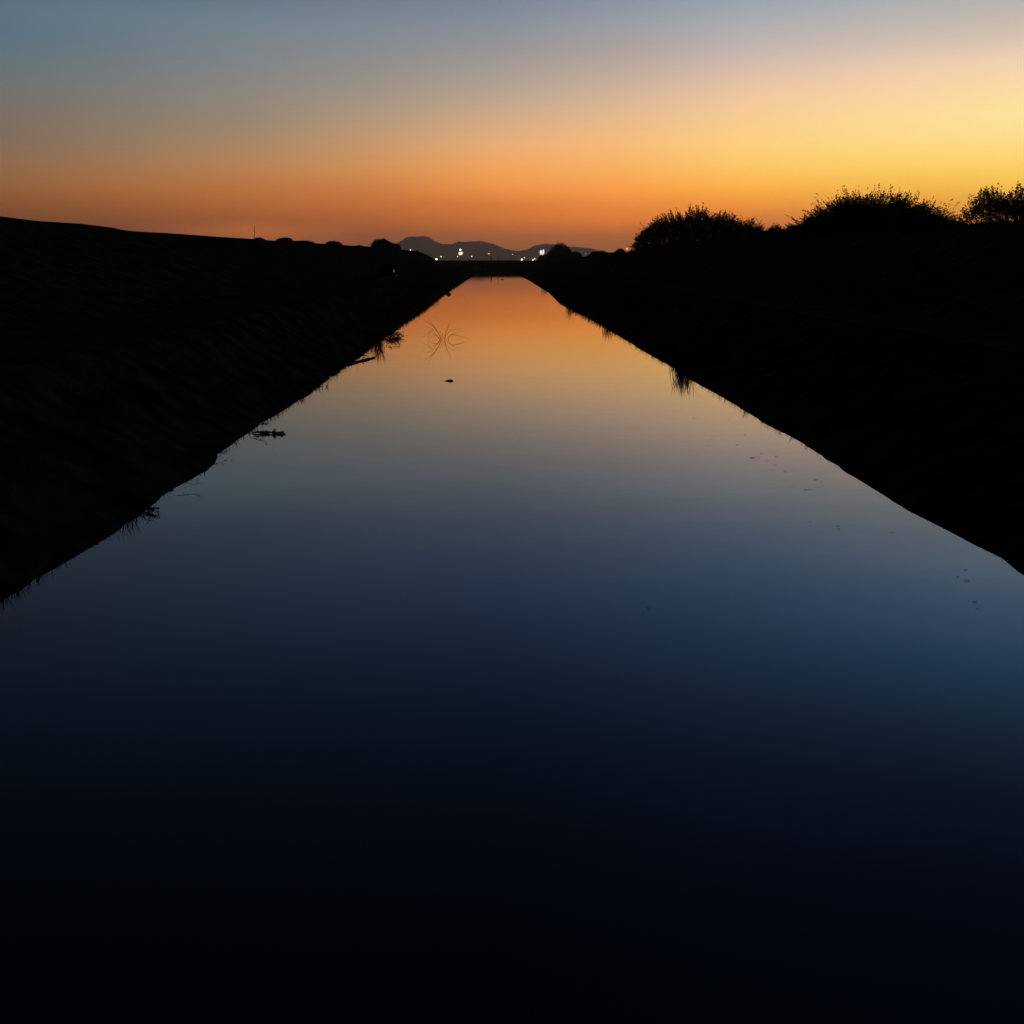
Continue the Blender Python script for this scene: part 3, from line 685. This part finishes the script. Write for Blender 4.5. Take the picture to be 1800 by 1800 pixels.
leafy_branch(674, 600, 700, 596, 0.05, 0.06, 'dark bushy spray reaching right over the water beyond the tallest reeds', 23, 55, 0.085, 0.012, 'shrub_sprig', 0.32, 10, 'shrub', 0, GL)
leafy_branch(676, 594, 702, 590, 0.10, 0.14, 'upper bushy spray with a dark knot of leaves at its tip', 24, 44, 0.085, 0.012, 'shrub_sprig', 0.3, 12, 'shrub', -.1, GL)
reeds(684, 592, 'dense grass mass hanging over the water under the bushy spray', 60, 0.55, 0.4, (0.6, 0), 0.02, 56, GL)
leafy_branch(672, 604, 697, 606, 0.2, 0.12, 'fine drooping grass spray low over the water beside the tallest reeds', 25, 24, 0.06, 0.007, 'shrub_sprig', 0.4, 2, 'shrub', .2, GL)
leafy_branch(757, 534, 770, 534, 0.15, 0.12, 'tiny twig off the far left bank above the floating reed tangle', 26, 6, 0.15, 0.012, 'twig', 0.4, 4, 'twig', .2, GL)
for px, py, n_, h_, sp, lb, sd in (
    (112, 978, 16, 0.2, 0.25, 'low weed patch on the near left bank beyond the single bent reed', 61),
    (190, 944, 14, 0.16, 0.2, 'tiny weed patch just past the dead sticks on the near left bank', 62),
    (352, 832, 18, 0.2, 0.25, 'low weed patch on the left bank just below its sharp step', 63),
    (416, 774, 20, 0.26, 0.25, 'weed patch on the left bank just above its sharp step', 64),
    (560, 680, 24, 0.42, 0.45, 'weed patch on the left bank between the pointed grass clump and the log', 65),
    (724, 557, 24, 0.55, 0.6, 'weed patch on the left bank just beyond the bushy sprays', 66)):
    reeds(px, py, lb, n_, h_, sp, (0.2, 0), 0.016 + 0.003 * (sd - 61), sd, GL, 'weed_clump', -1, 0.03, 'weeds')
for px, py, n_, h_, sp, lb, sd in (
    (958, 509, 26, 1.1, 0.7, 'stubby dark grass clump, farthest along the right water edge', 31),
    (1000, 543, 24, 1.25, 0.35, 'pointed grass clump hanging like a spike on the far right water edge', 32),
    (1012, 548, 22, 0.5, 0.9, 'ragged grass fringe right of the spike-like clump', 33),
    (1038, 560, 10, 0.45, 0.3, 'very small grass tuft between the ragged fringe and the blunt clump', 34),
    (1071, 580, 34, 0.75, 0.5, 'blunt dark grass clump on the right water edge halfway to the big clump', 35),
    (1182, 645, 18, 0.5, 0.2, 'small grass clump touching the left of the big clump', 36),
    (1197, 656, 150, 1.1, 0.42, 'biggest shaggy reed clump on the right water edge', 37),
    (1305, 718, 14, 0.42, 0.12, 'thin forked grass clump on the right water edge below the biggest clump', 38),
    (1342, 742, 18, 0.26, 0.22, 'short grass tuft on the right bank, one below the forked clump', 39),
    (1362, 753, 16, 0.24, 0.18, 'short grass tuft on the right bank, two below the forked clump', 40)):
    reeds(px, py, lb, int(n_ * (1.6 if sd < 37 else 1.2)), h_ * (1.2 if sd < 36 else 1.25 if sd > 37 else 1.0), sp, (-0.03, 0), 0.028 if sd < 36 else 0.022 if sd < 38 else 0.014, sd, GR, 'grass_clump', 1, 0.05, 'grass clump')

# loose short grass on the banks
rg = random.Random(5); b = MB()
for i in range(9000):
    y = 9 + 170 * rg.random() ** 1.8
    sd = rg.choice((-1, 1)); u = rg.random() ** 1.5
    if sd > 0 and y < 26 and u < 0.75: continue
    if u < (0.34 if y < 40 else 0.16) and (nz(y * 0.3, sd * 9.0) < 0.22 or rg.random() < 0.5 or (y < 40 and rg.random() < (0.85 if sd > 0 else 0.55))): continue
    if sd < 0: xe = lerp(y, LEFT_E); x = xe + (-10 - xe) * u; z = 2.24 * u ** 1.12
    else: xe = lerp(y, RIGHT_E); x = xe + (12 - xe) * u; z = 2.2 * u
    h = rg.uniform(0.06, 0.17) * (1 + y / 90) * (0.6 if u < 0.1 else 1.3)
    b.blade((x, y, z - 0.05), (x + rg.gauss(0, .4) * h - sd * 0.15 * h, y + rg.gauss(0, .4) * h, z + h), 0.012 + y * 0.00025, 0, 2)
tag(b.build('bank_grass', M['reed']), 'short dry grass scattered over both canal banks', 'grass', kind='stuff')

# ------------------------------------------------------------------ things in the water
Yt = on_level(779, 597.3).y
o = empty('reed_tangle', on_level(779, 597.3), 'tangle of thin dead stems looping out of the water in mid canal', 'dead stems')
stems = [([(776.7, 599), (772, 588), (766, 578), (757, 569.5), (745, 563)], .013), ([(768, 581), (761, 570), (755, 563), (752, 557)], .009),
         ([(776, 598), (772, 587), (765, 580), (757, 581), (752.5, 587), (753.5, 596)], .008), ([(773, 598), (770, 591), (762, 589.5), (756, 594), (754.5, 598)], .008),
         ([(782, 599), (782.5, 588), (785, 579), (790, 571), (791, 564)], .010), ([(781, 599), (784, 588), (793, 580), (809, 576.5)], .008),
         ([(788.5, 599), (789, 592), (793, 588), (799, 587), (810, 591), (819, 594.6), (824, 596.5)], .009), ([(795, 588.5), (808, 590.5), (817, 591.5)], .006), ([(774, 599), (767, 588), (760, 578), (750, 574), (742, 578)], .006), ([(783, 599), (790, 590), (800, 583), (812, 582), (818, 585)], .006),
         ([(775, 599), (776, 587), (773.5, 581)], .008), ([(778, 599), (779, 590), (777, 583)], .009), ([(782, 599), (780, 592), (784, 586), (787, 575)], .007),
         ([(776, 598), (768, 590), (758, 584), (748, 588), (745, 593)], .007)]
rg = random.Random(3)
for pts, r in stems:
    m = MB(); off = rg.uniform(-.25, .25)
    q = [at_dist(x, y, Yt) - o.location for x, y in pts]
    q = [Vector((v.x, v.y + off * (k / len(q)) + rg.gauss(0, .02), v.z + rg.gauss(0, .012))) for k, v in enumerate(q)]
    # smooth the stem
    for _ in range(2):
        s2 = [q[0]]
        for a_, c_ in zip(q, q[1:]): s2 += [a_.lerp(c_, .25), a_.lerp(c_, .75)]
        q = s2 + [q[-1]]
    m.tube(q, [1.1 * r * (1 - .6 * k / len(q)) for k in range(len(q))], 5)
    m.build('stem', M['dead'], o)

p0, p1 = on_level(608, 642), on_level(658, 629)
m = MB(); dv = p1 - p0
m.tube([dv * (k / 7) + Vector((0.0, 0.012 * math.sin(k * 2.1), 0.02 + 0.01 * math.sin(k * 1.7))) for k in range(8)], [.062, .06, .066, .058, .056, .06, .055, .05], 10)
m.tube([dv * .55 + Vector((0, 0, .05)), dv * .6 + Vector((.02, .03, .16))], [.022, .014], 6)
tag(m.build('log', M['dead'], loc=p0, smooth=False), 'straight log jutting from the left bank into the water among reeds', 'log')

p0 = on_level(789, 669.7); k = p0.y / F_PX
m = MB()
m.tube([(-8 * k, 0, .005), (-4 * k, .01, .012), (0, 0, .022), (4 * k, 0, .03), (7.8 * k, .02, .01)], [.006, .02, .03, .034, .012], 8)
m.tube([(3.5 * k, 0, .03), (3 * k, 0, .075)], [.016, .006], 6)
m.tube([(5 * k, 0, .02), (7.5 * k, -.09, .02)], [.012, .005], 6)
tag(m.build('driftwood', M['dead'], loc=p0), 'small pointed piece of driftwood floating alone in mid canal', 'driftwood', 'driftwood')
p0 = on_level(883, 491.5); m = MB()
m.tube([(-.35, 0, .02), (-.05, .05, .05), (.35, 0, .03)], [.05, .09, .04], 8); m.tube([(.1, 0, .05), (.2, .05, .2)], [.04, .02], 6)
tag(m.build('driftwood', M['dead'], loc=p0), 'tiny piece of driftwood near the far end of the canal', 'driftwood', 'driftwood')
p0 = on_level(788.5, 517.6); m = MB(); m.sphere((0, 0, 0), .31, 16, 10, (1, 1, .85), .35, 4)
m.sphere((-.35, .1, -.04), .16, 10, 6, (1.2, 1, .6), .4, 9)
tag(m.build('rock', M['rock'], loc=p0, smooth=True), 'round dark rock breaking the surface beside the far left bank', 'rock')
p0 = on_level(701.8, 607.5); m = MB(); m.tube([(0, 0, -.1), (.005, 0, .06), (-.01, .01, .13)], [.022, .02, .015], 6)
tag(m.build('stake', M['dead'], loc=p0), 'short upright stake in the water below the bushy spray', 'stake')

LEAVES = [  # px, py, width px, label
    (1697, 1002.5, 8, 'small floating leaf, uppermost of the three close together near the right edge'),
    (1684, 1014, 8, 'rounded floating leaf, left of the three close together near the right edge'),
    (1699, 1021, 12, 'long thin floating leaf, lowest of the three close together near the right edge'),
    (1713.5, 1058.5, 11, 'largest dark floating leaf, above a tiny one near the right edge'),
    (1718, 1070.5, 7, 'tiny floating leaf under the largest one near the right edge'),
    (1472, 925, 8, 'upper leaf of a floating pair standing out in blue-grey water on the right'),
    (1474, 930.5, 7, 'lower leaf of a floating pair standing out in blue-grey water on the right'),
    (1424, 917.2, 7, 'faint floating leaf a little up and left of the floating pair'),
    (1568, 936.3, 8, 'thin floating leaf alone between the floating pair and the right bank'),
    (1309, 764.2, 6, 'dark thin leaf floating below the forked grass clump'),
    (1281, 736.3, 5, 'thin leaf floating straight left of the forked grass clump'),
    (1220, 734.8, 7, 'thin leaf floating well below the biggest reed clump'),
    (1296, 781.8, 7, 'floating leaf, right of two on the same level in the grey water'),
    (1247, 783, 6, 'floating leaf, left of two on the same level in the grey water'),
    (1251, 771.6, 5, 'pale floating leaf just above the left of two level leaves'),
    (1338, 797, 7, 'slanted leaf at the top of the floating cluster on the right'),
    (1323, 804.8, 13, 'longest thin leaf, left in the floating cluster on the right'),
    (1333.5, 804.4, 6, 'short leaf touching the longest one in the floating cluster'),
    (1365, 802.7, 8, 'leaf at the right end of the floating cluster'),
    (1349, 811, 6, 'faint leaf under the middle of the floating cluster'),
    (1364, 816.5, 5, 'faint small leaf under the right end of the floating cluster'),
    (1380, 829, 7, 'faint slanted leaf between the cluster and the long double leaf'),
    (1433.5, 843, 10, 'long double leaf floating nearest the right bank'),
    (1443, 846.5, 6, 'small leaf at the right tip of the long double leaf'),
    (1417, 861.5, 9, 'left leaf of the pair below the long double leaf'),
    (1425, 860.8, 6, 'right leaf of the pair below the long double leaf'),
    (1140, 1069.5, 9, 'thin leaf floating alone in the dark water right of mid canal'),
    (1187, 722, 5, 'tiny leaf floating under the biggest reed clump'),
    (1293, 711.5, 5, 'tiny leaf floating left of the right bank above the forked grass clump')]
rg = random.Random(8)
for px, py, w, lb in LEAVES:
    p0 = on_level(px, py); hw = w * 0.44 * p0.length / F_PX; m = MB(); nseg = 6; a = rg.uniform(-.35, .35)
    vs = []
    for i in range(nseg + 1):
        u = -1 + 2 * i / nseg; wd = hw * 0.38 * (1 - u * u) ** 0.6 + hw * 0.02
        zz = 0.006 + hw * 0.12 * u * u
        for s_, dz in ((-1, .25), (0, 0), (1, .25)):
            x, y = u * hw, s_ * wd
            vs.append((x * math.cos(a) - y * math.sin(a), x * math.sin(a) + y * math.cos(a), zz + dz * wd))
    m.add(vs, [(3 * i + j, 3 * i + 3 + j, 3 * i + 4 + j, 3 * i + 1 + j) for i in range(nseg) for j in (0, 1)])
    m.tube([(hw * math.cos(a), hw * math.sin(a), .006 + hw * .12), (hw * 1.3 * math.cos(a + .2), hw * 1.3 * math.sin(a + .2), .012)], [hw * .03, hw * .02], 4)
    tag(m.build('floating_leaf', M['leaf_dry'], loc=p0), lb, 'leaf', 'leaves floating on the canal')

# ------------------------------------------------------------------ levee pole, posts, car
p0 = at_dist(446.5, 397, at_side(446, 420, -32).y); zb = lerp(p0.y, LEVEE)
o = empty('pole', (p0.x, p0.y, zb - .2), 'thin upright pole on the crest of the left levee', 'pole')
m = MB(); m.tube([(0, 0, 0), (0.03, 0, (p0.z - zb) * .6), (.06, 0, p0.z - zb + .2)], [.04, .033, .025], 8); m.build('shaft', M['pole'], o)
m = MB(); m.box((0, 0, .12), (.3, .3, .22)); m.build('footing', M['rock'], o)
for px, top, w, lb in ((863.5, 450, .34, 'thickest of three dark posts standing on the far embankment'), (868.5, 452, .12, 'middle thin post of three on the far embankment'), (876, 449.5, .12, 'right thin post of three on the far embankment')):
    p0 = at_dist(px, top, 677); m = MB(); h = p0.z - 4.3
    m.tube([(0, 0, 0), (0, 0, h * .55), (0, 0, h * .6), (0, 0, h)], [w, w * .9, w * .55, w * .4], 8)
    m.box((0, 0, .08), (w * 3, w * 3, .2))
    tag(m.build('post', M['pole'], loc=(p0.x, 677, 4.3)), lb, 'post', 'posts on the far embankment')

c = on_level(681, 490, 2.36)
car = empty('parked_car', (c.x, c.y, 2.36), 'dark car parked on the dirt road below the left levee with one faint tail lamp', 'car')
W2 = 0.93
def prism(prof, w, wt=None):
    m = MB(); k = len(prof); vs = []
    for sgn in (-1, 1):
        for y, z in prof:
            ww = w if wt is None or z < 1.0 else w - (z - 1.0) * wt
            vs.append((sgn * ww, y, z))
    m.add(vs, [tuple(range(k)), tuple(range(2 * k - 1, k - 1, -1))] + [(i, i + k, (i + 1) % k + k, (i + 1) % k) for i in range(k)])
    return m
body = prism([(0, .42), (0.0, .75), (.06, 1.02), (.35, 1.62), (.6, 1.70), (2.3, 1.70), (2.6, 1.62), (3.3, 1.08), (4.3, .98), (4.55, .8), (4.55, .42), (4.4, .3), (.1, .3)], W2, .28)
bo = body.build('body', M['paint'], car)
bv = bo.modifiers.new('bevel', 'BEVEL'); bv.width = 0.05; bv.segments = 2
m = MB(); m.add([(-.66, .105, 1.10), (.66, .105, 1.10), (.60, .315, 1.56), (-.60, .315, 1.56)], [(0, 1, 2, 3)]); m.v = [(x, y - .012, z) for x, y, z in m.v]
m.build('rear_window', M['glass'], car)
for s_ in (-1, 1):
    m = MB(); x1, x2 = s_ * (W2 - .03 + .012), s_ * (W2 - .155 + .012)
    m.add([(x1, .5, 1.1), (x1, 3.0, 1.1), (x2, 2.45, 1.56), (x2, .62, 1.56)], [(0, 1, 2, 3)]); m.build('side_window', M['glass'], car)
    m = MB(); m.box((s_ * .8, -.02, .92), (.14, .08, .3)); m.build('tail_lamp', M['tail_on' if s_ > 0 else 'tail_off'], car)
    m = MB(); m.box((s_ * 1.02, 2.75, 1.08), (.2, .1, .14)); m.build('mirror', M['paint'], car)
    for yy in (.85, 3.6):
        wh = MB(); wh.tube([(s_ * (W2 - .2), yy, .34), (s_ * (W2 + .01), yy, .34)], [.34, .34], 20); tw_ = wh.build('wheel', M['rubber'], car)
        wh = MB(); wh.tube([(s_ * (W2 + .0), yy, .34), (s_ * (W2 + .02), yy, .34)], [.2, .18], 14); wh.build('rim', M['pole'], tw_)
m = MB(); m.box((0, -.06, .52), (1.7, .14, .2)); m.build('bumper', M['rubber'], car)
m = MB(); m.box((0, -.012, .82), (.32, .02, .16)); m.build('number_plate', M['plate'], car)
m = MB(); m.tube([(-.62, .5, 1.74), (-.62, 2.2, 1.76)], .018, 6); m.tube([(.62, .5, 1.74), (.62, 2.2, 1.76)], .018, 6); m.tube([(-.62, .5, 1.75), (.62, .5, 1.75)], .025, 6)
m.build('roof_rack', M['pole'], car)

# ------------------------------------------------------------------ the lights of the town beyond the embankment
def lamp(px, py, dpx, Y, col, s, label, arm=1.2, sq=(1, 1, 1)):
    Y *= 3.64; p = at_dist(px, py, Y); r = dpx * 0.27 * Y / F_PX; s *= 2.6 if s < 1.6 and col[1] > .8 else 1.6; col = (col[0] * .95, col[1], col[2] * .75); arm *= 2.5
    o = empty('street_lamp', (p.x - arm, Y, 2.3), label, 'street lamp', 'town lamps beyond the embankment')
    h = p.z - 2.3
    m = MB(); m.tube([(0, 0, 0), (0, 0, h * .5), (0, 0, h + r * .4)], [.11, .08, .06], 8); m.build('pole', M['pole'], o)
    m = MB(); m.tube([(0, 0, h + r * .4), (arm * .5, 0, h + r + .25), (arm, 0, h + r + .1)], [.05, .045, .04], 6); m.build('arm', M['pole'], o)
    m = MB(); m.sphere((arm, 0, h), r, 12, 8, sq); m.build('lantern', glow('lantern_glow', col, s), o, True)
    return o


lamp(721.5, 439.3, 2.8, 620, (1, .95, .9), 1.5, 'small white lamp just above the crest near the end of the left levee')
lamp(767.2, 455.6, 5.0, 640, (.93, 1, .72), 3.0, 'bright greenish white lamp low at the far end of the left levee')
lamp(775.2, 451, 2.6, 660, (1, .85, .6), 1.3, 'small warm lamp just above and right of the bright greenish lamp')
lamp(779.6, 451.3, 2.2, 660, (1, .6, .4), .25, 'dim reddish lamp right of the small warm lamp')
lamp(804.3, 450.9, 2.8, 680, (1, .92, .78), .9, 'small dim lamp below the left side of the stepped white sign')
lamp(829.3, 450.8, 2.8, 680, (1, .92, .85), .9, 'small dim lamp between the stepped white sign and the amber lamp')
lamp(859.3, 446.0, 5.2, 700, (1, .42, .04), .85, 'amber lamp above the three dark posts', sq=(1.15, 1, .75))
lamp(900.7, 447.2, 2.2, 700, (1, .9, .8), .6, 'faint white lamp alone left of the pair of greenish lamps')
lamp(917.3, 456.4, 4.6, 640, (.9, 1, .82), 2.4, 'left of the greenish white lamps in the row under the double sign')
lamp(921.8, 452.8, 2.4, 700, (1, 1, .7), .9, 'small yellowish lamp above the left greenish lamp')
lamp(922.6, 457.0, 2.2, 690, (1, .25, .3), .45, 'tiny red lamp right of the left greenish lamp')
lamp(936.8, 457, 3.4, 640, (.95, 1, .8), 2.2, 'lower half of the slanted lamp pair between left lamp and double sign', arm=.9)
lamp(940, 454.8, 3.2, 645, (.9, 1, .85), 1.8, 'upper half of the slanted lamp pair between left lamp and double sign', arm=.9)
lamp(956, 454.2, 5.0, 640, (.95, 1, .6), 2.4, 'wide yellow green lamp directly under the bright double sign', sq=(1.3, 1, .7))
lamp(951, 455.3, 2.6, 640, (1, .95, .7), .7, 'dim lamp at the left end of the wide yellow green lamp')
lamp(1029, 446, 2.6, 420, (1, .8, .65), .8, 'faint lamp in the gap right of the tall dark bush')

SG = 'lit signs beyond the embankment'
def lit_sign(px, py, Y, label, panels, cap=None):
    Y *= 3.64; p = at_dist(px, py, Y); k = Y / F_PX; h = p.z - 2.3
    o = empty('illuminated_sign', (p.x, Y, 2.3), label, 'lit sign', SG)
    m = MB(); m.tube([(0, .25, 0), (0, .25, h)], [.2, .16], 8); m.build('pole', M['pole'], o)
    m = MB(); xs_ = [q[0] for q in panels]; zs_ = [q[1] for q in panels]
    m.box((0, .2, h), (4, .12, 2.5)); m.build('frame', M['pole'], o)
    for i, (dx, dy, w, hh, col, s) in enumerate(panels):
        w *= .86; hh *= .86; s *= .8
        m = MB(); m.box((dx * k, -.01 * i, h - dy * k), (w * k, .2, hh * k))
        bo_ = m.build('panel', glow('sign_glow', col, s), o)
        bw = bo_.modifiers.new('bevel', 'BEVEL'); bw.width = min(w, hh) * k * 0.3; bw.segments = 3
    if cap:
        m = MB(); m.sphere((cap[0] * k, 0, h - cap[1] * k), cap[2] * k * .42, 12, 8); m.build('lamp', glow('sign_lamp_glow', (1, 1, .82), 2.5), o, True)
    return o


lit_sign(809.6, 445, 720, 'stepped white lit sign with a round lamp on top, below the middle mountain',
         [(0, 0, 7.2, 4.6, (1, 1, .7), 1.5), (-3.9, -.6, 1.6, 3.0, (1, .1, .12), .7), (4.1, -.8, 1.6, 3.4, (.1, .9, .5), .8), (-.3, 2.3, 6.6, 1.6, (1, 1, .5), 1.6)], (-.3, -5.6, 3.6))  # red and green side panels imitate lens colour fringing around the white glow
lit_sign(952.8, 444.8, 720, 'bright white double-topped lit sign with red and green lens fringes beside the tall dark bush',
         [(-1.9, -2.0, 3.4, 5.6, (1, .98, .85), 1.6), (2.3, -2.8, 3.0, 6.2, (1, .95, .75), 1.6), (.1, 2.6, 6.6, 4.6, (1, 1, .8), 1.6), (-4.6, .6, 1.6, 6.0, (1, .18, .1), .8), (4.6, 2.2, 1.8, 6.2, (.1, .8, .4), .7), (.3, 5.4, 5.2, 1.4, (.9, .9, .3), 1.2)])  # red left and green right panels are chromatic aberration built as glowing strips

p = at_dist(1102.2, 439, 329); k = 329 / F_PX; zg = lerp(329, BERM)
o = empty('traffic_signal', (p.x, 329, zg - .2), 'traffic signal glowing amber over red above the bushes left of the wide tree', 'traffic signal')
h = p.z - zg + .2
m = MB(); m.tube([(0, .1, 0), (0, .1, h)], [.06, .05], 8); m.build('pole', M['pole'], o)
m = MB(); m.box((0, .06, h), (.5, .1, 1.05)); m.build('housing', M['rubber'], o)
m = MB(); m.sphere((0, 0, h + 1.5 * k), 1.9 * k, 12, 8, (1, .4, .9)); m.build('amber_lamp', glow('amber_glow', (1, .62, .05), 1.0), o, True)
m = MB(); m.sphere((.02, 0, h - 1.9 * k), 1.7 * k, 12, 8, (1, .4, .8)); m.build('red_lamp', glow('red_glow', (1, .06, .02), .7), o, True)
